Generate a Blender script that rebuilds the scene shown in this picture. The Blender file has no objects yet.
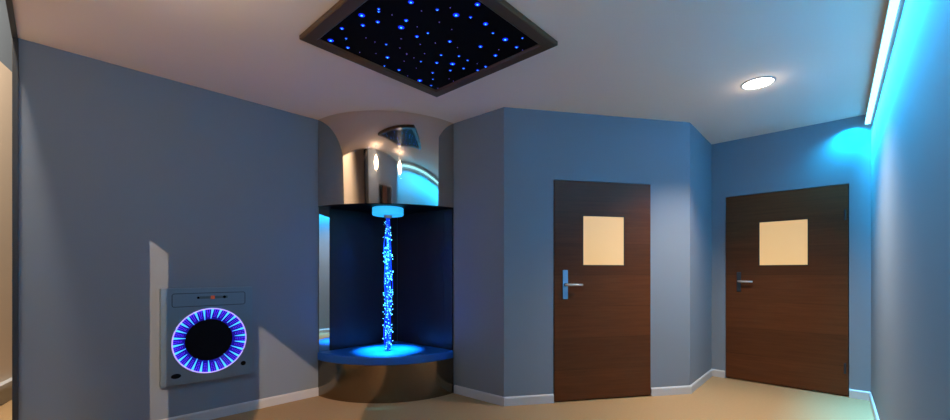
import bpy, bmesh, math, random
from mathutils import Vector, Matrix

# ---------------------------------------------------------------- camera, world, lights, exposure
scene = bpy.context.scene
COL = scene.collection
EYE = 1.185          # camera height
CEIL = 2.655         # ceiling height


def lin(r, g, b):
    f = lambda c: (c / 255) / 12.92 if c / 255 <= 0.04045 else ((c / 255 + 0.055) / 1.055) ** 2.4
    return (f(r), f(g), f(b), 1.0)


cam_data = bpy.data.cameras.new('camera')
cam_data.sensor_width = 36
cam_data.lens = 36 * 411 / 950
cam_data.shift_y = 62.5 / 950
cam_data.clip_start = 0.02
cam = bpy.data.objects.new('camera', cam_data)
cam.location = (0, 0, EYE)
cam.rotation_euler = (math.radians(90), 0, 0)
COL.objects.link(cam)
scene.camera = cam

world = bpy.data.worlds.new('world')
scene.world = world
world.use_nodes = True
world.node_tree.nodes['Background'].inputs[0].default_value = (0.010, 0.014, 0.02, 1)
world.node_tree.nodes['Background'].inputs[1].default_value = 0.3
scene.view_settings.view_transform = 'Standard'
scene.view_settings.look = 'None'
scene.view_settings.gamma = 1
scene.view_settings.use_curve_mapping = False
scene.view_settings.exposure = 0.0

# plan corners (metres, camera at the origin looking along +y)
E0 = Vector((-2.865, 2.576))      # end post of the left wall
NC = Vector((-0.870, 4.621))      # corner of the niche
P2 = Vector((-0.212, 4.055))
P3 = Vector((0.258, 3.651))
P4 = Vector((2.107, 4.028))
P5 = Vector((2.716, 4.720))
P6 = Vector((3.661, 3.800))
DL = (NC - E0).normalized()       # along the left wall
NL = Vector((DL.y, -DL.x))        # from the left wall into the room
RD = Vector((-0.658, -0.753)).normalized()
PR = P6 + RD * 5.44               # right wall meets the rear wall


def ap(a, p):
    """a metres along the left wall from its end post, p metres out from it."""
    v = E0 + DL * a + NL * p
    return (v.x, v.y)


def spot(name, loc, target, energy, color, size_deg=150, blend=1.0, radius=0.05):
    l = bpy.data.lights.new(name, 'SPOT')
    l.energy = energy
    l.color = color[:3]
    l.spot_size = math.radians(size_deg)
    l.spot_blend = blend
    l.shadow_soft_size = radius
    o = bpy.data.objects.new(name, l)
    o.location = loc
    d = Vector(target) - Vector(loc)
    o.rotation_euler = d.to_track_quat('-Z', 'Y').to_euler()
    COL.objects.link(o)
    return o


WARM = (1.0, 0.83, 0.66)
DOWN = (2.195, 3.188)
DOWN_POWER = 350
FILL_GLOBES = [ap(0.95, 3.05), ap(0.35, 1.75)]  # unseen globes added as fill light for the ceiling and room
FILL_GLOBE_EMIT = [34.0, 34.0]
HALL_LAMP = ap(-0.54, 3.9)
STRIP_EMIT = 3.2
WASH_POWER = 175

# ---------------------------------------------------------------- materials


def new_mat(name):
    m = bpy.data.materials.new(name)
    m.use_nodes = True
    return m, m.node_tree, m.node_tree.nodes['Principled BSDF']


def plain(name, color, rough=0.5, metal=0.0, noise=0.0, scale=40, bump=0.0, coat=0.0, spec=0.5):
    m, t, b = new_mat(name)
    b.inputs['Base Color'].default_value = color
    b.inputs['Roughness'].default_value = rough
    b.inputs['Metallic'].default_value = metal
    b.inputs['Coat Weight'].default_value = coat
    b.inputs['Specular IOR Level'].default_value = spec
    tc = t.nodes.new('ShaderNodeTexCoord')
    n = t.nodes.new('ShaderNodeTexNoise')
    n.inputs['Scale'].default_value = scale
    n.inputs['Detail'].default_value = 4
    t.links.new(tc.outputs['Object'], n.inputs['Vector'])
    if noise:
        mx = t.nodes.new('ShaderNodeMix')
        mx.data_type = 'RGBA'
        mx.inputs[6].default_value = [c * (1 - noise) for c in color[:3]] + [1]
        mx.inputs[7].default_value = [min(1, c * (1 + noise)) for c in color[:3]] + [1]
        t.links.new(n.outputs['Fac'], mx.inputs[0])
        t.links.new(mx.outputs[2], b.inputs['Base Color'])
    if bump:
        bp = t.nodes.new('ShaderNodeBump')
        bp.inputs['Strength'].default_value = bump
        bp.inputs['Distance'].default_value = 0.002
        t.links.new(n.outputs['Fac'], bp.inputs['Height'])
        t.links.new(bp.outputs['Normal'], b.inputs['Normal'])
    return m


def glow(name, color, strength, base=None):
    m, t, b = new_mat(name)
    b.inputs['Base Color'].default_value = base or color
    b.inputs['Emission Color'].default_value = color
    b.inputs['Emission Strength'].default_value = strength
    b.inputs['Roughness'].default_value = 0.5
    return m


def wood(name, c0, c1):
    m, t, b = new_mat(name)
    tc = t.nodes.new('ShaderNodeTexCoord')
    mp = t.nodes.new('ShaderNodeMapping')
    mp.inputs['Scale'].default_value = (1.6, 8, 34)
    n = t.nodes.new('ShaderNodeTexNoise')
    n.inputs['Scale'].default_value = 1.6
    n.inputs['Detail'].default_value = 7
    n.inputs['Distortion'].default_value = 0.5
    t.links.new(tc.outputs['Object'], mp.inputs['Vector'])
    t.links.new(mp.outputs['Vector'], n.inputs['Vector'])
    cr = t.nodes.new('ShaderNodeValToRGB')
    cr.color_ramp.elements[0].position = 0.28
    cr.color_ramp.elements[0].color = c0
    cr.color_ramp.elements[1].position = 0.72
    cr.color_ramp.elements[1].color = c1
    t.links.new(n.outputs['Fac'], cr.inputs['Fac'])
    # veneer leaves: a slight tone step per horizontal band and a fine seam between them
    sx = t.nodes.new('ShaderNodeSeparateXYZ')
    t.links.new(tc.outputs['Object'], sx.inputs[0])
    dv = t.nodes.new('ShaderNodeMath'); dv.operation = 'DIVIDE'; dv.inputs[1].default_value = 0.29
    t.links.new(sx.outputs['Z'], dv.inputs[0])
    fl = t.nodes.new('ShaderNodeMath'); fl.operation = 'FLOOR'
    t.links.new(dv.outputs[0], fl.inputs[0])
    wn = t.nodes.new('ShaderNodeTexWhiteNoise'); wn.noise_dimensions = '1D'
    t.links.new(fl.outputs[0], wn.inputs['W'])
    fr = t.nodes.new('ShaderNodeMath'); fr.operation = 'FRACT'
    t.links.new(dv.outputs[0], fr.inputs[0])
    gt = t.nodes.new('ShaderNodeMath'); gt.operation = 'GREATER_THAN'; gt.inputs[1].default_value = 0.018
    t.links.new(fr.outputs[0], gt.inputs[0])
    mr = t.nodes.new('ShaderNodeMapRange')
    mr.inputs['To Min'].default_value = 0.84
    mr.inputs['To Max'].default_value = 1.10
    t.links.new(wn.outputs['Value'], mr.inputs['Value'])
    ml = t.nodes.new('ShaderNodeMath'); ml.operation = 'MULTIPLY_ADD'
    ml.inputs[1].default_value = 0.25; ml.inputs[2].default_value = 0.75
    t.links.new(gt.outputs[0], ml.inputs[0])
    m2 = t.nodes.new('ShaderNodeMath'); m2.operation = 'MULTIPLY'
    t.links.new(mr.outputs['Result'], m2.inputs[0]); t.links.new(ml.outputs[0], m2.inputs[1])
    vm = t.nodes.new('ShaderNodeVectorMath'); vm.operation = 'SCALE'
    t.links.new(cr.outputs['Color'], vm.inputs[0]); t.links.new(m2.outputs[0], vm.inputs['Scale'])
    t.links.new(vm.outputs[0], b.inputs['Base Color'])
    b.inputs['Roughness'].default_value = 0.42
    b.inputs['Specular IOR Level'].default_value = 0.2
    return m


M = {}
M['blue'] = plain('blue_wall_paint', lin(119, 130, 143), 0.72, noise=0.03, scale=180, bump=0.25, spec=0.3)
M['ceiling'] = plain('ceiling_paint', lin(244, 226, 212), 0.9, noise=0.015, scale=60, bump=0.08, spec=0.1)
M['floor'] = plain('tan_vinyl', lin(160, 131, 94), 0.62, noise=0.12, scale=55, bump=0.2, spec=0.3)
M['white'] = plain('white_trim_paint', lin(182, 185, 190), 0.45)
M['cream'] = plain('cream_wall_paint', lin(222, 204, 184), 0.8, noise=0.02, scale=90)
M['dark'] = plain('dark_post', lin(38, 44, 52), 0.5)
M['wood'] = wood('walnut_veneer', lin(78, 42, 21), lin(92, 52, 26))
M['gap'] = plain('door_lipping', lin(38, 24, 16), 0.6)
M['steel'] = plain('satin_steel', lin(215, 215, 215), 0.35, 0.7)
M['blue_sheen_steel'] = plain('plate_blue_reflection', lin(110, 180, 240), 0.35, 0.1)  # blue reflected in the satin steel plate put into its colour
M['blacksteel'] = plain('dark_metal_plate', lin(70, 76, 84), 0.4, 0.8)
M['mirror'] = plain('polished_bronze_steel', lin(222, 208, 194), 0.05, 1.0)
M['bmirror'] = plain('brushed_bronze_steel', lin(126, 114, 98), 0.16, 1.0)
M['mirror_strip'] = plain('mirror_glass', lin(205, 208, 210), 0.03, 1.0)
M['back'] = plain('dark_gloss_panel', lin(36, 34, 36), 0.35, 0.0, spec=0.25)
M['bluefab'] = plain('blue_vinyl', lin(14, 96, 186), 0.5, noise=0.06, scale=300, bump=0.1)
M['case'] = plain('grey_blue_case', lin(112, 132, 148), 0.36, 0.5, noise=0.05, scale=5)
M['line'] = plain('dark_line', lin(34, 44, 56), 0.5)
M['black'] = plain('black_gloss', (0.001, 0.001, 0.002, 1), 0.5, spec=0.08)
M['starboard'] = plain('black_star_board', (0.0015, 0.0015, 0.003, 1), 0.6, spec=0.05)
M['frame'] = plain('brown_frame', lin(84, 62, 42), 0.34, 0.1, noise=0.08, scale=8)
M['alu'] = plain('aluminium_profile', lin(190, 196, 200), 0.4, 0.9)
M['whiterim'] = glow('pale_ring', lin(190, 170, 255), 0.9)
M['orange'] = glow('orange_display', lin(190, 80, 40), 0.35)
M['led'] = glow('cyan_led_diffuser', (0.28, 0.80, 1.0, 1), STRIP_EMIT)
M['lamp'] = glow('warm_lamp_disc', (1.0, 0.93, 0.84, 1), 9.0)
M['pane'] = glow('frosted_warm_pane', lin(255, 202, 130), 0.64, lin(150, 130, 100))
M['star_core'] = glow('star_core', lin(60, 170, 255), 2.6)
M['star_halo'] = glow('star_halo', (0.0, 0.012, 0.85, 1), 0.9)  # soft halo round each star put in as a dim glowing disc
M['star_dim'] = glow('star_dim', lin(130, 110, 230), 0.9)
M['cyan_glow'] = glow('cyan_cap', (0.03, 0.46, 0.90, 1), 1.0)
M['strand'] = glow('blue_strand', (0.0, 0.05, 0.95, 1), 0.6)
M['spark'] = glow('spark', (0.12, 0.62, 1.0, 1), 3.2)
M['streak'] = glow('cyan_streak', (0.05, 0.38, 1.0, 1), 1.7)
M['violet'] = glow('violet_led', (0.10, 0.02, 0.85, 1), 1.0)
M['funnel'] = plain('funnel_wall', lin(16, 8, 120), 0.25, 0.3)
# glow inside the ring: coloured light on its glossy wall put in as emission
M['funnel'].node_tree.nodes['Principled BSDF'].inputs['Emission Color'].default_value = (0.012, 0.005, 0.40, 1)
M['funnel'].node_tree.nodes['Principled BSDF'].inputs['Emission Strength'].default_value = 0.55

# ---------------------------------------------------------------- helpers


def link(name, bm, mat, parent=None, smooth=False, bevel=0.0, seg=2, mats=None):
    me = bpy.data.meshes.new(name)
    bmesh.ops.recalc_face_normals(bm, faces=bm.faces)
    bm.to_mesh(me)
    bm.free()
    for m in (mats or [mat]):
        me.materials.append(m)
    if smooth:
        for p in me.polygons:
            p.use_smooth = True
    o = bpy.data.objects.new(name, me)
    COL.objects.link(o)
    if parent:
        o.parent = parent
    if bevel:
        b = o.modifiers.new('bevel', 'BEVEL')
        b.width = bevel
        b.segments = seg
        b.limit_method = 'ANGLE'
    return o


def tag(o, label=None, cat=None, group=None, kind=None):
    if label: o['label'] = label
    if cat: o['category'] = cat
    if group: o['group'] = group
    if kind: o['kind'] = kind
    return o


def empty(name, loc, rz=0.0):
    o = bpy.data.objects.new(name, None)
    o.empty_display_size = 0.1
    o.location = loc
    o.rotation_euler = (0, 0, rz)
    COL.objects.link(o)
    return o


def box(bm, x0, x1, y0, y1, z0, z1):
    v = [bm.verts.new(c) for c in ((x0, y0, z0), (x1, y0, z0), (x1, y1, z0), (x0, y1, z0),
                                   (x0, y0, z1), (x1, y0, z1), (x1, y1, z1), (x0, y1, z1))]
    for f in ((3, 2, 1, 0), (4, 5, 6, 7), (0, 1, 5, 4), (1, 2, 6, 5), (2, 3, 7, 6), (3, 0, 4, 7)):
        bm.faces.new([v[i] for i in f])


def boxes(*bs):
    bm = bmesh.new()
    for b in bs:
        box(bm, *b)
    return bm


def prism(pts, z0, z1, bm=None):
    bm = bm or bmesh.new()
    lo = [bm.verts.new((p[0], p[1], z0)) for p in pts]
    hi = [bm.verts.new((p[0], p[1], z1)) for p in pts]
    bm.faces.new(lo[::-1])
    bm.faces.new(hi)
    n = len(pts)
    for i in range(n):
        bm.faces.new((lo[i], lo[(i + 1) % n], hi[(i + 1) % n], hi[i]))
    return bm


def cyl(bm, r0, r1, z0, z1, n=32, axis='z', c=(0, 0)):
    """frustum; axis z, or y (z0, z1 then run along y and c is (x, z))."""
    def P(r, a, h):
        x, y = c[0] + r * math.cos(a), c[1] + r * math.sin(a)
        return (x, y, h) if axis == 'z' else (x, h, y)
    lo = [bm.verts.new(P(r0, 2 * math.pi * i / n, z0)) for i in range(n)]
    hi = [bm.verts.new(P(r1, 2 * math.pi * i / n, z1)) for i in range(n)]
    bm.faces.new(lo[::-1])
    bm.faces.new(hi)
    for i in range(n):
        bm.faces.new((lo[i], lo[(i + 1) % n], hi[(i + 1) % n], hi[i]))


def tube(bm, pts, r, n=8, closed=False):
    pts = [Vector(p) for p in pts]
    rings = []
    N = len(pts)
    for i, p in enumerate(pts):
        a = pts[(i - 1) % N] if (i or closed) else p
        b = pts[(i + 1) % N] if (i < N - 1 or closed) else p
        d = (b - a).normalized()
        up = Vector((0, 0, 1)) if abs(d.z) < 0.9 else Vector((1, 0, 0))
        s = d.cross(up).normalized()
        u = s.cross(d)
        rr = r[i] if isinstance(r, (list, tuple)) else r
        rings.append([bm.verts.new(p + s * rr * math.cos(2 * math.pi * k / n) + u * rr * math.sin(2 * math.pi * k / n)) for k in range(n)])
    for i in range(N if closed else N - 1):
        A, B = rings[i], rings[(i + 1) % N]
        for k in range(n):
            bm.faces.new((A[k], A[(k + 1) % n], B[(k + 1) % n], B[k]))
    if not closed:
        bm.faces.new(rings[0][::-1])
        bm.faces.new(rings[-1])


def frame_of(a, b):
    d = (b - a)
    return math.atan2(d.y, d.x), d.length


def wall(name, a, b, holes=(), z1=CEIL, mat=None, th=0.1, label='', ext=(0, 0)):
    """Wall whose room face runs from a to b (room on the right hand); holes are (x0, x1, top)."""
    rz, ln = frame_of(a, b)
    bm = bmesh.new()
    x = -ext[0]
    for h0, h1, top in sorted(holes):
        box(bm, x, h0, 0, th, 0, z1)
        if top < z1:
            box(bm, h0, h1, 0, th, top, z1)
        x = h1
    if ln + ext[1] - x > 0.001:
        box(bm, x, ln + ext[1], 0, th, 0, z1)
    o = link(name, bm, mat or M['blue'])
    o.location = (a.x, a.y, 0)
    o.rotation_euler = (0, 0, rz)
    tag(o, label, 'wall', kind='structure')
    return o


def skirting(name, a, b, spans, label):
    rz, ln = frame_of(a, b)
    bm = bmesh.new()
    for x0, x1 in spans:
        prof = [(0, 0), (-0.013, 0), (-0.013, 0.066), (-0.010, 0.074), (-0.004, 0.080), (0, 0.080)]
        A = [bm.verts.new((x0, y, z)) for y, z in prof]
        B = [bm.verts.new((x1, y, z)) for y, z in prof]
        bm.faces.new(A); bm.faces.new(B[::-1])
        for i in range(len(prof)):
            j = (i + 1) % len(prof)
            bm.faces.new((A[i], B[i], B[j], A[j]))
    o = link(name, bm, M['white'])
    o.location = (a.x, a.y, 0)
    o.rotation_euler = (0, 0, rz)
    tag(o, label, 'skirting board', kind='structure')
    return o


# ---------------------------------------------------------------- room shell
bm = boxes((-7.5, 6.0, -4.5, 7.5, -0.1, 0.0))
tag(link('floor', bm, M['floor']), 'tan matt floor covering across the room', 'floor', kind='structure')

o_ = lambda v: (v.x, v.y)
back_right = PR + RD * 3.2
pts = [ap(0, -0.1), o_(E0 + DL * 3.1 - NL * 0.1), (-0.6, 5.3), (2.9, 5.3), (4.3, 3.9), (PR.x + 0.35, PR.y - 0.2), (back_right.x + 0.3, back_right.y), ap(-3.0, 4.9), ap(-3.0, 1.7), ap(0, 1.7)]
tag(link('ceiling', prism(pts, CEIL, CEIL + 0.1), M['ceiling']), 'plain off-white ceiling over the room', 'ceiling', kind='structure')

D1 = (0.467, 1.455)
D2 = (0.141, 1.169)
DT = 2.032
wall('wall_left', E0, NC, label='long dull blue wall carrying the square light ring panel', ext=(0, 0.1))
wall('wall_niche', NC, P3, label='narrow blue wall panel between the corner unit and the centre wall', ext=(0.0, 0))
wall('wall_center', P3, P4, holes=[(D1[0], D1[1], DT)], label='blue wall around the door nearer the corner unit')
wall('wall_return', P4, P5, label='short shaded blue wall between the two doors')
wall('wall_far', P5, P6, holes=[(D2[0], D2[1], DT)], label='blue wall around the door beside the cyan light strip', ext=(0, 0.1))
wall('wall_right', P6, PR, label='blue wall washed bright cyan by the light strip', ext=(0, 3.2))
# rear wall behind the camera: an open passage beside the post, then a doorway with a leaf added to block light
rear_a, rear_b = Vector(ap(0, 4.10)), Vector(ap(0, -0.1))
RL = 4.2
P = lambda p: 4.10 - p
wall('wall_rear', rear_a, rear_b, holes=[(P(3.35), P(2.136), 2.13), (P(1.45), P(-0.1), CEIL)], label='blue wall with open passage at the end of the long wall')
o = link('door_blocker_leaf', boxes((P(2.86), P(2.464), 0.02, 0.06, 0, 2.13)), M['wood'])  # unseen leaf added to block part of the lobby light
o.location = (rear_a.x, rear_a.y, 0); o.rotation_euler = (0, 0, frame_of(rear_a, rear_b)[0])
tag(o, 'narrow wooden leaf added in the rear doorway to block lobby light', 'door', kind='structure')
# dark post that ends the left wall
rzL = math.atan2(DL.y, DL.x)
o = link('trim_1', boxes((-0.024, 0.003, -0.012, 0.10, 0, CEIL)), M['dark'], bevel=0.003)
o.location = (E0.x, E0.y, 0); o.rotation_euler = (0, 0, rzL)
tag(o, 'thin dark vertical post at the end of the long blue wall', 'trim', kind='structure')
o = link('trim_2', boxes((-0.024, 0.0, -1.75, 0.10, CEIL - 0.012, CEIL + 0.1)), M['dark'])
o.location = (E0.x, E0.y, 0); o.rotation_euler = (0, 0, rzL)
tag(o, 'thin dark edging along the ceiling above the open passage', 'trim', kind='structure')
# lobby behind the rear doorway and passage wall beyond the post
wall('wall_lobby', Vector(ap(-2.6, 4.9)), Vector(ap(-2.6, 1.75)), label='blue wall of the lobby behind the rear doorway')
wall('wall_light_block', Vector(ap(-2.6, 1.75)), Vector(ap(-0.1, 1.75)), z1=CEIL, label='blue partition added to hold lobby light off the passage')  # unseen wall added to keep lobby light out of the passage
wp = Vector((-4.36, 3.82)); wd = Vector((-0.514, 0.857))
wa, wb = wp - wd * 3.6, wp + wd * 1.9
W1 = 3.10
w = wall('wall_passage', wa, wb, z1=W1, mat=M['cream'], label='cream wall seen through the passage past the dark post')
w2 = wall('wall_upper', wa, wb, z1=1.2, label='blue wall above the cream wall in the passage')
w2.location.z = W1
bm = boxes((0, 5.5, -0.035, 0.0, 0.0, 0.15), (0, 5.5, -0.055, 0.0, 0.15, 0.185))
o = link('baseboard_passage', bm, M['white'])
o.location = (wa.x, wa.y, 0); o.rotation_euler = (0, 0, frame_of(wa, wb)[0])
tag(o, 'tall pale skirting board in the passage past the dark post', 'skirting board', kind='structure')
tag(link('ceiling_passage', prism([ap(-0.02, -3.6), ap(-0.02, -0.12), ap(-0.12, 1.7), ap(-1.9, 1.7), ap(-0.2, -3.6)], 4.31, 4.4), M['ceiling']), 'high pale ceiling over the passage', 'ceiling', kind='structure')

cs = 'white skirting board '
skirting('baseboard_left', E0, NC, [(0.0, 1.935)], cs + 'under the square light ring panel')
skirting('baseboard_niche', NC, P3, [(0.885, 1.488 + 0.012)], cs + 'between the corner unit and the convex wall corner')
skirting('baseboard_center', P3, P4, [(-0.005, D1[0] - 0.002), (D1[1] + 0.002, 1.887 + 0.008)], cs + 'on both sides of the centre door')
skirting('baseboard_return', P4, P5, [(-0.004, 0.922)], cs + 'on the short wall between the doors')
skirting('baseboard_far', P5, P6, [(0, D2[0] - 0.002), (D2[1] + 0.002, 1.319)], cs + 'either side of the door by the cyan wall')
skirting('baseboard_right', P6, PR, [(0.0, 5.4)], cs + 'along the cyan lit wall')

# ---------------------------------------------------------------- doors


def make_door(name, a, b, x0, x1, win, handle, label, plate_mat, hinges):
    rz, _ = frame_of(a, b)
    d = (b - a).normalized()
    base = a + d * x0
    root = tag(empty(name, (base.x, base.y, 0), rz), label, 'door', kind='structure')
    w = x1 - x0
    wx0, wx1, wz0, wz1 = win
    wx0 -= x0; wx1 -= x0
    g = 0.006
    yf, yb = -0.008, 0.036
    bm = boxes((g, wx0, yf, yb, 0.014, DT - g), (wx1, w - g, yf, yb, 0.014, DT - g),
               (wx0, wx1, yf, yb, 0.014, wz0), (wx0, wx1, yf, yb, wz1, DT - g))
    bmesh.ops.remove_doubles(bm, verts=bm.verts, dist=1e-5)
    bm.faces.ensure_lookup_table()
    seen = {}
    for f in list(bm.faces):                       # drop the doubled inner faces between the four pieces
        k = tuple(round(c, 4) for c in f.calc_center_median())
        seen.setdefault(k, []).append(f)
    link('door_leaf', bm, M['wood'], root)
    # dark rebate behind the leaf edge
    link('door_frame', boxes((0.001, 0.03, 0.040, 0.09, 0, DT), (w - 0.03, w - 0.001, 0.040, 0.09, 0, DT), (0.03, w - 0.03, 0.040, 0.09, DT - 0.03, DT)), M['gap'], root)
    bw = 0.010
    link('glazing_bead', boxes((wx0, wx0 + bw, yf + 0.002, yf + 0.02, wz0, wz1), (wx1 - bw, wx1, yf + 0.002, yf + 0.02, wz0, wz1),
                               (wx0 + bw, wx1 - bw, yf + 0.002, yf + 0.02, wz0, wz0 + bw), (wx0 + bw, wx1 - bw, yf + 0.002, yf + 0.02, wz1 - bw, wz1)), M['gap'], root)
    tag(link('window_pane', boxes((wx0 + bw, wx1 - bw, yf + 0.006, yf + 0.016, wz0 + bw, wz1 - bw)), M['pane'], root), 'glowing cream frosted pane')
    hx, hz, pz0, pz1, pw, reach = handle
    hx -= x0
    pl = link('handle_plate', boxes((hx - pw / 2, hx + pw / 2, yf - 0.009, yf + 0.001, pz0, pz1)), plate_mat, root, bevel=min(0.012, pw * 0.3), seg=3)
    bm = bmesh.new()
    yh = yf - 0.05
    pts = [(hx, yf - 0.004, hz), (hx, yf - 0.03, hz), (hx + 0.006, yf - 0.044, hz), (hx + 0.02, yh, hz), (hx + reach * 0.6, yh - 0.002, hz - 0.001), (hx + reach, yh, hz - 0.002)]
    tube(bm, pts, [0.011, 0.011, 0.011, 0.011, 0.010, 0.009], 12)
    link('lever', bm, M['steel'], pl, smooth=True)
    bm = bmesh.new()
    cyl(bm, 0.014, 0.014, yf - 0.020, yf - 0.008, 20, 'y', (hx, hz))
    link('lever_hub', bm, M['black'], pl)
    for z in hinges:
        bm = bmesh.new()
        cyl(bm, 0.008, 0.008, z - 0.05, z + 0.05, 12, 'z', (w - 0.028, yf - 0.001))
        link('hinge', bm, M['blacksteel'], root, smooth=False)
    return root


make_door('door_1', P3, P4, D1[0], D1[1], (0.747, 1.18, 1.245, 1.717), (0.576, 1.074, 0.942, 1.208, 0.050, 0.150),
          'brown wooden door with square lit pane and handle plate coloured with a blue reflection', M['blue_sheen_steel'], ())
make_door('door_2', P5, P6, D2[0], D2[1], (0.451, 0.872, 1.253, 1.729), (0.272, 1.088, 0.975, 1.19, 0.040, 0.135),
          'brown wooden door with lit pane and dark handle beside the cyan wall', M['blacksteel'], (0.27, 1.735))

# ---------------------------------------------------------------- corner unit: polished drum above, plinth below, dark panels behind
R = 0.905
RB = 0.885
rz_n = math.atan2((P3 - NC).y, (P3 - NC).x)     # direction of the right niche wall (about -41 deg)
rz_l = math.atan2(-DL.y, -DL.x)                 # direction back along the left wall (about -134 deg)
gap = 0.004
bis = ((P3 - NC).normalized() - DL).normalized()
c0 = NC + bis * gap * 1.5
root = empty('corner_water_unit', (c0.x, c0.y, 0))
root.name = 'corner_display_unit'
tag(root, 'corner unit with polished curved metal hood and curved metal plinth', 'display unit')


def sector(r, ang0=rz_l, ang1=rz_n, n=48, cx=0.0, cy=0.0):
    rr = [r] * (n + 1) if not isinstance(r, tuple) else [r[0] + (r[1] - r[0]) * i / n for i in range(n + 1)]
    return [(cx, cy)] + [(rr[i] * math.cos(ang0 + (ang1 - ang0) * i / n), rr[i] * math.sin(ang0 + (ang1 - ang0) * i / n)) for i in range(n + 1)]


def shade_curve(o, n):
    for p in o.data.polygons:
        if abs(p.normal.z) < 0.5:
            p.use_smooth = True
    o.data.set_sharp_from_angle(angle=math.radians(25))


DZ = 1.822
HOOD_LEAN = 0.066
RR = (0.918, 0.868)
# the hood's front is upright at the walls and leans back a little towards its lower edge in the middle
top_arc = sector(RR)
bot_arc = [top_arc[0]] + [(x - bis.x * HOOD_LEAN * math.sin(math.pi * i / 48), y - bis.y * HOOD_LEAN * math.sin(math.pi * i / 48)) for i, (x, y) in enumerate(top_arc[1:])]
bm = bmesh.new()
lo = [bm.verts.new((x, y, DZ)) for x, y in bot_arc]
hi = [bm.verts.new((x, y, CEIL - 0.002)) for x, y in top_arc]
bm.faces.new(lo[::-1]); bm.faces.new(hi)
for i in range(len(lo)):
    j = (i + 1) % len(lo)
    bm.faces.new((lo[i], lo[j], hi[j], hi[i]))
hood = link('metal_hood', bm, M['mirror'], root)
tag(hood, 'mirror polished curved metal hood')
shade_curve(hood, 48)
under = link('hood_underside', prism(bot_arc, DZ - 0.006, DZ - 0.0005), M['black'], root)
plinth = link('metal_plinth', prism(sector(RR), 0.0, 0.344), M['bmirror'], root)
tag(plinth, 'dull bronze curved metal plinth')
shade_curve(plinth, 48)


def niche_panel(name, ang, x0, x1, mat, z0=0.345, z1=DZ - 0.007, th=0.012, side=1, lab=None):
    bm = boxes((x0, x1, 0, th * side, z0, z1)) if side > 0 else boxes((x0, x1, th * side, 0, z0, z1))
    o = link(name, bm, mat, root)
    o.rotation_euler = (0, 0, ang)
    if lab: o['label'] = lab
    return o


niche_panel('back_panel', rz_l, 0.015, 0.808, M['back'], side=1)
niche_panel('back_panel', rz_n, 0.015, 0.742, M['back'], side=-1)
niche_panel('mirror_strip', rz_l, 0.809, 0.914, M['mirror_strip'], side=1, lab='narrow mirror strip')
niche_panel('edge_panel', rz_n, 0.743, 0.864, M['back'], side=-1)

cush = link('seat_pad', prism(sector((0.921, 0.871), cx=0.0), 0.346, 0.424), M['bluefab'], bevel=0.012, seg=3)
cb = bmesh.new()
cush.location = (c0.x + bis.x * 0.02, c0.y + bis.y * 0.02, 0)
shade_curve(cush, 48)
tag(cush, 'deep blue quarter-round vinyl pad on the corner plinth', 'cushion')

# light waterfall: cap under the hood, strands with sparks
FX, FY = -0.851, 4.020
water = tag(empty('fibre_optic_waterfall', (FX, FY, 0.424)), 'sparkling blue strands of light falling from a cyan cap onto the pad', 'fibre optic light')
z0 = 0.424
bm = bmesh.new()
cyl(bm, 0.150, 0.150, 1.742 - z0, DZ - 0.007 - z0, 48)
cap = link('light_cap', bm, M['cyan_glow'], water, bevel=0.006)
tag(cap, 'glowing cyan round cap')
shade_curve(cap, 48)
bm = bmesh.new()
cyl(bm, 0.045, 0.03, 1.742 - z0, 1.715 - z0, 24)
link('nozzle', bm, M['steel'], water)
random.seed(4)
for k in range(12):
    ph = 2 * math.pi * k / 12
    r0 = 0.012 + 0.026 * ((k * 5) % 12) / 12
    pts = []
    for i in range(34):
        t = i / 33
        z = (1.716 - z0) * (1 - t) + 0.003 * t
        rr = r0 * (0.55 + 0.45 * min(1, t * 6)) * (1 + 0.25 * math.sin(7 * t + ph * 3)) * (1 - 0.35 * max(0, (t - .9) / .1))
        pts.append((rr * math.cos(ph + 5.5 * t), rr * math.sin(ph + 5.5 * t), z))
    bm = bmesh.new()
    tube(bm, pts, 0.0035, 5)
    link('strand', bm, M['strand'], water, smooth=True)
bm = bmesh.new()
for i in range(560):
    t = random.random() ** 0.9
    z = (1.70 - z0) * (1 - t) + 0.01
    cl = 0.5 + 0.5 * math.cos(2 * math.pi * t * 7.0)          # clusters like the photo's bright knots
    if random.random() > 0.35 + 0.65 * cl:
        continue
    rr = min(0.046, abs(random.gauss(0, 0.022 + 0.008 * cl)))
    a = random.uniform(0, 2 * math.pi)
    s = random.choice((0.0035, 0.005, 0.0065)) * (1 if t > .06 else .7)
    mtx = Matrix.Translation((rr * math.cos(a), rr * math.sin(a), z)) @ Matrix.Rotation(a, 4, 'X')
    bmesh.ops.create_icosphere(bm, subdivisions=1, radius=s, matrix=mtx)
sp = link('spark', bm, M['spark'], water)
tag(sp, kind='stuff')
for k in range(3):
    a = math.radians(30 + 120 * k)
    spot('cap_lamp', (FX + 0.10 * math.cos(a), FY + 0.10 * math.sin(a), 1.735), (FX, FY, 0.42), 430, (0.03, 0.62, 1.0), 31, 1.0, 0.02)

# ---------------------------------------------------------------- infinity light panel on the left wall
pc = E0 + DL * 1.023
panel = tag(empty('light_tunnel_panel', (pc.x, pc.y, 0.33), rzL), 'square grey wall panel with a glowing blue ring around a black centre', 'light panel')
HW, HH = 0.312, 0.733
TH = 0.060
RCX, RCZ, RO, RI = 0.008, 0.315, 0.252, 0.165


def rect_hit(a):
    dx, dz = math.cos(a), math.sin(a)
    ts = []
    if dx > 1e-9: ts.append((HW - RCX) / dx)
    if dx < -1e-9: ts.append((-HW - RCX) / dx)
    if dz > 1e-9: ts.append((HH - RCZ) / dz)
    if dz < -1e-9: ts.append((0 - RCZ) / dz)
    t = min(ts)
    return (RCX + dx * t, RCZ + dz * t)


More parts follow.
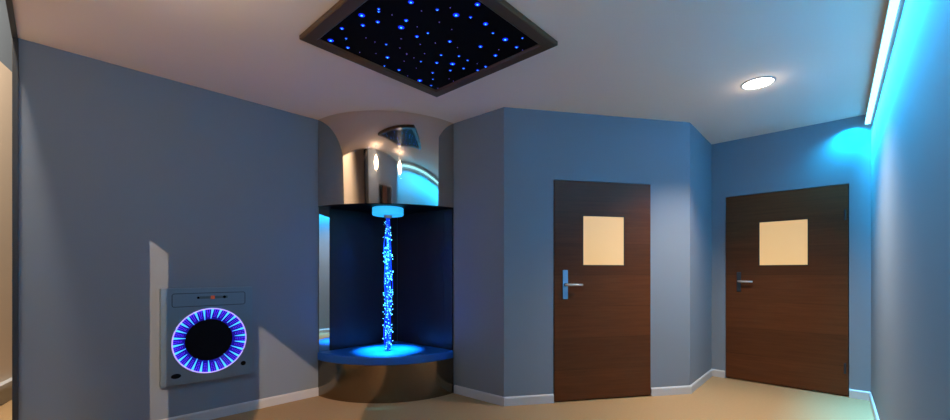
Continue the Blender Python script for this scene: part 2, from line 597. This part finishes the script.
bm = bmesh.new()
angs = sorted([2 * math.pi * i / 96 for i in range(96)] + [math.atan2(z - RCZ, x - RCX) % (2 * math.pi) for x in (-HW, HW) for z in (0, HH)])
inn, out, bak = [], [], []
for a in angs:
    inn.append(bm.verts.new((RCX + RO * math.cos(a), -TH, RCZ + RO * math.sin(a))))
    x, z = rect_hit(a)
    out.append(bm.verts.new((x, -TH, z)))
    bak.append(bm.verts.new((x, -0.002, z)))
n = len(angs)
for i in range(n):
    j = (i + 1) % n
    bm.faces.new((inn[i], inn[j], out[j], out[i]))
    bm.faces.new((out[i], out[j], bak[j], bak[i]))
bm.faces.new(bak)
link('case', bm, M['case'], panel)
bm = bmesh.new()
A = [bm.verts.new((RCX + RO * math.cos(2 * math.pi * i / 96), -TH, RCZ + RO * math.sin(2 * math.pi * i / 96))) for i in range(96)]
B = [bm.verts.new((RCX + RI * math.cos(2 * math.pi * i / 96), -0.014, RCZ + RI * math.sin(2 * math.pi * i / 96))) for i in range(96)]
for i in range(96):
    j = (i + 1) % 96
    bm.faces.new((A[i], A[j], B[j], B[i]))
link('ring_reflector', bm, M['funnel'], panel, smooth=True)
bm = bmesh.new()
cyl(bm, RI, RI, -0.014, -0.008, 96, 'y', (RCX, RCZ))
tag(link('dark_centre', bm, M['black'], panel), 'black round centre')
bm = bmesh.new()
tube(bm, [(RCX + (RO + 0.001) * math.cos(2 * math.pi * i / 96), -TH - 0.002, RCZ + (RO + 0.001) * math.sin(2 * math.pi * i / 96)) for i in range(96)], 0.0045, 8, True)
link('ring_edge', bm, M['whiterim'], panel, smooth=True)


def on_funnel(a, s, lift=0.002):
    r = RO + (RI - RO) * s
    y = -TH + (TH - 0.014) * s
    return Vector((RCX + (r - lift) * math.cos(a), y - lift, RCZ + (r - lift) * math.sin(a)))


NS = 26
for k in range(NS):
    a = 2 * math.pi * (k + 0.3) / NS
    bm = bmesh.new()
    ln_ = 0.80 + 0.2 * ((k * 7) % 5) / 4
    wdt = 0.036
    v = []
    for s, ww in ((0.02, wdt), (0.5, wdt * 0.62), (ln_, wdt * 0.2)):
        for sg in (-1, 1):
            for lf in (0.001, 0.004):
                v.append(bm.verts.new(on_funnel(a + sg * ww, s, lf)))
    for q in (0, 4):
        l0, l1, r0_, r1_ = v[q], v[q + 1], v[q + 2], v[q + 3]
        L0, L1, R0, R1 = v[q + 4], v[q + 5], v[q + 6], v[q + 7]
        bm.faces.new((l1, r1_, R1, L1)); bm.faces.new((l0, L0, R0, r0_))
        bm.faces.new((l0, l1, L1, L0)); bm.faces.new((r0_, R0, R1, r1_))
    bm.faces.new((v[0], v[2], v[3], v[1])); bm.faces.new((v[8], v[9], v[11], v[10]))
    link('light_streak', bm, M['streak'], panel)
bm = bmesh.new()
for k in range(NS):
    for da in (-0.035, 0.035):
        for i in range(6):
            a = 2 * math.pi * (k + 0.8) / NS + da * (1 - 0.08 * i)
            bmesh.ops.create_icosphere(bm, subdivisions=1, radius=0.0052 - 0.0004 * i, matrix=Matrix.Translation(on_funnel(a, 0.06 + 0.13 * i, 0.003)))
tag(link('light_bead', bm, M['violet'], panel), kind='stuff')
# control strip above the ring
fy = -TH - 0.001
cx0, cx1, cz0, cz1 = -0.245, 0.254, 0.592, 0.693


def rr_pts(x0, x1, z0, z1, r, y):
    out_ = []
    for (cx, cz, a0) in ((x1 - r, z1 - r, 0), (x0 + r, z1 - r, 90), (x0 + r, z0 + r, 180), (x1 - r, z0 + r, 270)):
        for i in range(5):
            t = math.radians(a0 + 22.5 * i)
            out_.append((cx + r * math.cos(t), y, cz + r * math.sin(t)))
    return out_


bm = bmesh.new()
tube(bm, rr_pts(cx0, cx1, cz0, cz1, 0.015, fy), 0.0028, 6, True)
link('control_outline', bm, M['line'], panel, smooth=True)
cp = link('control_strip', boxes((-0.085, 0.125, fy - 0.002, fy, 0.648, 0.668)), plain('dim_display', lin(74, 90, 96), 0.3), panel)
for x, rad, mt in ((-0.080, 0.009, M['black']), (0.100, 0.012, M['black'])):
    bm = bmesh.new()
    cyl(bm, rad, rad * 0.9, fy - 0.012, fy - 0.002, 20, 'y', (x, 0.658))
    link('control_knob', bm, mt, cp)
tag(link('indicator', boxes((0.006, 0.034, fy - 0.005, fy - 0.002, 0.644, 0.672)), M['orange'], cp), 'orange indicator window')
for x, z, sx, sz in ((-0.221, 0.070, 0.032, 0.019), (0.240, 0.098, 0.020, 0.019)):
    bm = bmesh.new()
    cyl(bm, 1, 0.9, fy - 0.004, fy + 0.001, 24, 'y')
    for vv in bm.verts:
        vv.co.x = x + vv.co.x * sx
        vv.co.z = z + vv.co.z * sz
    link('dark_oval', bm, M['black'], panel)  # plain dark oval disc low on the case

# ---------------------------------------------------------------- starlight ceiling panel
pcx, pcy, prz = -0.281, 2.580, math.radians(-42.6)
ZB = 2.625                                     # underside of the frame
star = tag(empty('starlight_ceiling_panel', (pcx, pcy, ZB), prz), 'black square star panel with brown frame on the ceiling', 'ceiling panel')
HO, HI = 0.571, 0.486
bm = bmesh.new()
prof = [(HO, 0.029), (HO, 0.006), (HO - 0.006, 0.0), (HI + 0.012, 0.0), (HI, 0.008), (HI, 0.029)]
corners = ((1, 1), (-1, 1), (-1, -1), (1, -1))
ring = [[bm.verts.new((sx * h, sy * h, z)) for h, z in prof] for sx, sy in corners]
for i in range(4):
    A, B = ring[i], ring[(i + 1) % 4]
    for j in range(len(prof)):
        k = (j + 1) % len(prof)
        bm.faces.new((A[j], B[j], B[k], A[k]))
link('panel_frame', bm, M['frame'], star)
link('star_board', boxes((-HI, HI, -HI, HI, 0.012, 0.028)), M['starboard'], star)

Z1 = [(292, 107, 3), (568, 192, 3), (75, 283, 3), (636, 15, 2.5), (404, 153, 2), (300, 177, 2), (153, 199, 2), (603, 143, 2), (195, 333, 2), (678, 255, 2),
      (473, 401, 2), (820, 68, 1.5), (411, 62, 1.3), (411, 80, 1.3), (183, 269, 1.2), (463, 310, 1.3), (755, 230, 1.3), (711, 76, 0), (504, 104, 0), (681, 187, 0),
      (568, 271, 0), (322, 264, 0), (384, 293, 0), (559, 335, 0), (278, 366, 0), (392, 374, 0), (605, 377, 0), (657, 404, 0), (701, 310, 0), (807, 301, 0), (733, 374, 0)]
Z2 = [(245, 102, 3), (578, 268, 3), (390, 30, 2.5), (445, 162, 2.5), (202, 281, 2), (410, 316, 2.2), (655, 320, 2), (143, 373, 1.5), (264, 380, 1.5), (512, 376, 2.2),
      (343, 117, 1.5), (53, 224, 1.4), (495, 224, 1.4), (695, 258, 1.2), (205, 52, 0), (131, 150, 0), (104, 290, 0), (254, 322, 0), (535, 337, 0), (715, 352, 0), (215, 200, 0)]
Z3 = [(560, 162, 3), (338, 275, 3), (197, 203, 2), (118, 118, 2), (453, 154, 2), (425, 222, 1.6), (415, 308, 1.6), (545, 206, 1.6), (635, 192, 1.6), (748, 214, 1.8),
      (793, 185, 1.8), (662, 137, 1.4), (98, 175, 1.2), (345, 145, 1.2), (427, 265, 1.2), (203, 53, 0), (250, 95, 0), (298, 120, 0), (232, 143, 0), (315, 190, 0),
      (255, 243, 0), (728, 160, 0), (537, 263, 0), (577, 284, 0), (473, 332, 0), (370, 92, 0)]
stars = [(320 + x / 7, y / 7, s) for x, y, s in Z1] + [(420 + x / 6.786, y / 6.786, s) for x, y, s in Z2] + [(370 + x / 6.786, 40 + y / 6.786, s) for x, y, s in Z3]
loc = []
for x, y, s in stars:                          # star positions measured in the photograph, laid out on the board
    Y = 411 * (ZB + 0.012 - EYE) / (272.5 - y)
    X = (x - 475) * Y / 411
    c, sn = math.cos(-prz), math.sin(-prz)
    dx, dy = X - pcx, Y - pcy
    loc.append((c * dx - sn * dy, sn * dx + c * dy, s))
random.seed(11)
while len(loc) < 98:                           # the corner of the board nearest the camera
    u, v = random.uniform(-0.46, 0.46), random.uniform(-0.46, 0.46)
    wy = pcy + math.sin(prz) * u + math.cos(prz) * v
    if wy < 2.02:
        loc.append((u, v, random.choice((0, 0, 1.4, 2, 3))))


def star_mesh(r_core, r_halo, dim=False):
    bm = bmesh.new()
    if dim:
        cyl(bm, r_core * 0.7, r_core, -0.002, 0.0, 10)
        mats = [M['star_dim']]
    else:
        cyl(bm, r_halo * 0.8, r_halo, -0.002, 0.0, 16)
        nf = len(bm.faces)
        cyl(bm, r_core * 0.7, r_core, -0.004, -0.002, 12)
        bm.faces.ensure_lookup_table()
        for f in bm.faces[nf:]:
            f.material_index = 1
        mats = [M['star_halo'], M['star_core']]
    me = bpy.data.meshes.new('star')
    bm.to_mesh(me)
    bm.free()
    for m in mats:
        me.materials.append(m)
    return me


cache = {}
for u, v, s in loc:
    if s not in cache:
        cache[s] = star_mesh(0.0030, 0, True) if s == 0 else star_mesh(0.0024 * s, 0.0062 * s)
    u = max(-0.475, min(0.475, u)); v = max(-0.475, min(0.475, v))
    o = bpy.data.objects.new('star', cache[s])
    COL.objects.link(o)
    o.parent = star
    o.location = (u, v, 0.012)

# ---------------------------------------------------------------- LED strip along the right wall
rzR = math.atan2(RD.y, RD.x)
strip = tag(empty('cyan_light_strip', (P6.x, P6.y, CEIL - 0.090), rzR), 'long glowing cyan white light strip along the wall below the ceiling', 'light strip')
link('profile', boxes((0.012, 5.4, -0.042, -0.001, 0.018, 0.030)), M['alu'], strip)
link('diffuser', boxes((0.012, 5.4, -0.040, -0.006, -0.006, 0.0175)), M['led'], strip)

wl = bpy.data.lights.new('wall_wash', 'AREA')
wl.shape = 'RECTANGLE'
wl.size = 5.3
wl.size_y = 0.02
wl.energy = WASH_POWER
wl.color = (0.02, 0.52, 1.0)
wl.spread = math.radians(52)
wo = bpy.data.objects.new('wall_wash', wl)
mid = P6 + RD * 2.7
nr = Vector((-RD.y, RD.x))                     # out of the room
wo.location = (mid.x - nr.x * 0.055, mid.y - nr.y * 0.055, CEIL - 0.100)
aim = Vector((nr.x * 0.21, nr.y * 0.21, -0.978)).normalized()
ux = Vector((RD.x, RD.y, 0))
uy = (-aim).cross(ux).normalized()
wo.rotation_euler = Matrix((ux, uy, -aim)).transposed().to_euler()
COL.objects.link(wo)
# spot added off the strip's end fans cyan light down the door wall
pe = P6 + RD * 0.10 - nr * 0.13
spot('strip_scallop_spot', (pe.x, pe.y, CEIL - 0.10), (pe.x - RD.x * 0.45, pe.y - RD.y * 0.45, CEIL - 1.1), 36, (0.0, 0.56, 1.0), 136, 0.9, 0.01)

# ---------------------------------------------------------------- downlights
def downlight(x, y, power, label, r=0.100, up=True, spread=118):
    root = tag(empty('recessed_downlight', (x, y, CEIL)), label, 'ceiling light', 'recessed ceiling downlights')
    bm = bmesh.new()
    pr = [(r, 0.0), (r + 0.014, 0.0), (r + 0.014, -0.004), (r + 0.008, -0.008), (r, -0.006)]
    N = 40
    rg = [[bm.verts.new((q * math.cos(2 * math.pi * i / N), q * math.sin(2 * math.pi * i / N), z)) for q, z in pr] for i in range(N)]
    for i in range(N):
        A, B = rg[i], rg[(i + 1) % N]
        for j in range(len(pr)):
            k = (j + 1) % len(pr)
            bm.faces.new((A[j], B[j], B[k], A[k]))
    link('trim_ring', bm, M['white'], root, smooth=True)
    bm = bmesh.new()
    cyl(bm, r, r - 0.002, -0.0005, -0.004, 40)
    link('lamp_disc', bm, M['lamp'], root)
    spot('downlight_lamp', (x, y, CEIL - 0.02), (x, y, 0), power, WARM, spread, 1.0, 0.06)
    pt = bpy.data.lights.new('downlight_halo_fill', 'POINT')  # extra lamp added below the disc for a halo on the ceiling
    pt.energy = 0.9
    pt.color = (1.0, 0.86, 0.70)
    pt.shadow_soft_size = 0.04
    po = bpy.data.objects.new('downlight_halo_fill', pt)
    po.location = (x, y, CEIL - 0.09)
    COL.objects.link(po)
    return root


downlight(DOWN[0], DOWN[1], DOWN_POWER, 'round recessed downlight glowing white on the ceiling before the doors')
for (x, y), em, lb in zip(FILL_GLOBES, FILL_GLOBE_EMIT, ('unseen opal fill globe added nearer the cyan lit wall', 'unseen opal fill globe added nearer the dark wall post')):
    root = tag(empty('fill_globe', (x, y, CEIL)), lb, 'ceiling light', 'added opal fill globes')
    bm = bmesh.new()
    cyl(bm, 0.05, 0.045, 0.0, -0.02, 24)
    cyl(bm, 0.006, 0.006, -0.02, -0.16, 10)
    link('ceiling_mount', bm, M['white'], root)
    bm = bmesh.new()
    bmesh.ops.create_icosphere(bm, subdivisions=3, radius=0.09, matrix=Matrix.Translation((0, 0, -0.24)))
    link('fill_globe_shade', bm, glow('opal_fill_globe', (1.0, 0.83, 0.67, 1), em), root, smooth=True)
# lamp in the lobby behind the rear doorway: its light falls through the doorway on to the left wall
hx, hy = HALL_LAMP
tgt = ap(1.6, 0.0)
spot('lobby_lamp', (hx, hy, 2.54), (tgt[0], tgt[1], 0.9), 640, (1.0, 0.68, 0.44), 62, 0.3, 0.004)
# unseen lamp added to brighten the passage wall past the dark post
px, py = ap(-0.25, 0.2)
spot('passage_fill', (px, py, 4.2), (ap(-0.30, -1.6)[0], ap(-0.30, -1.6)[1], 1.5), 1100, (1.0, 0.86, 0.70), 120, 0.6, 0.1)
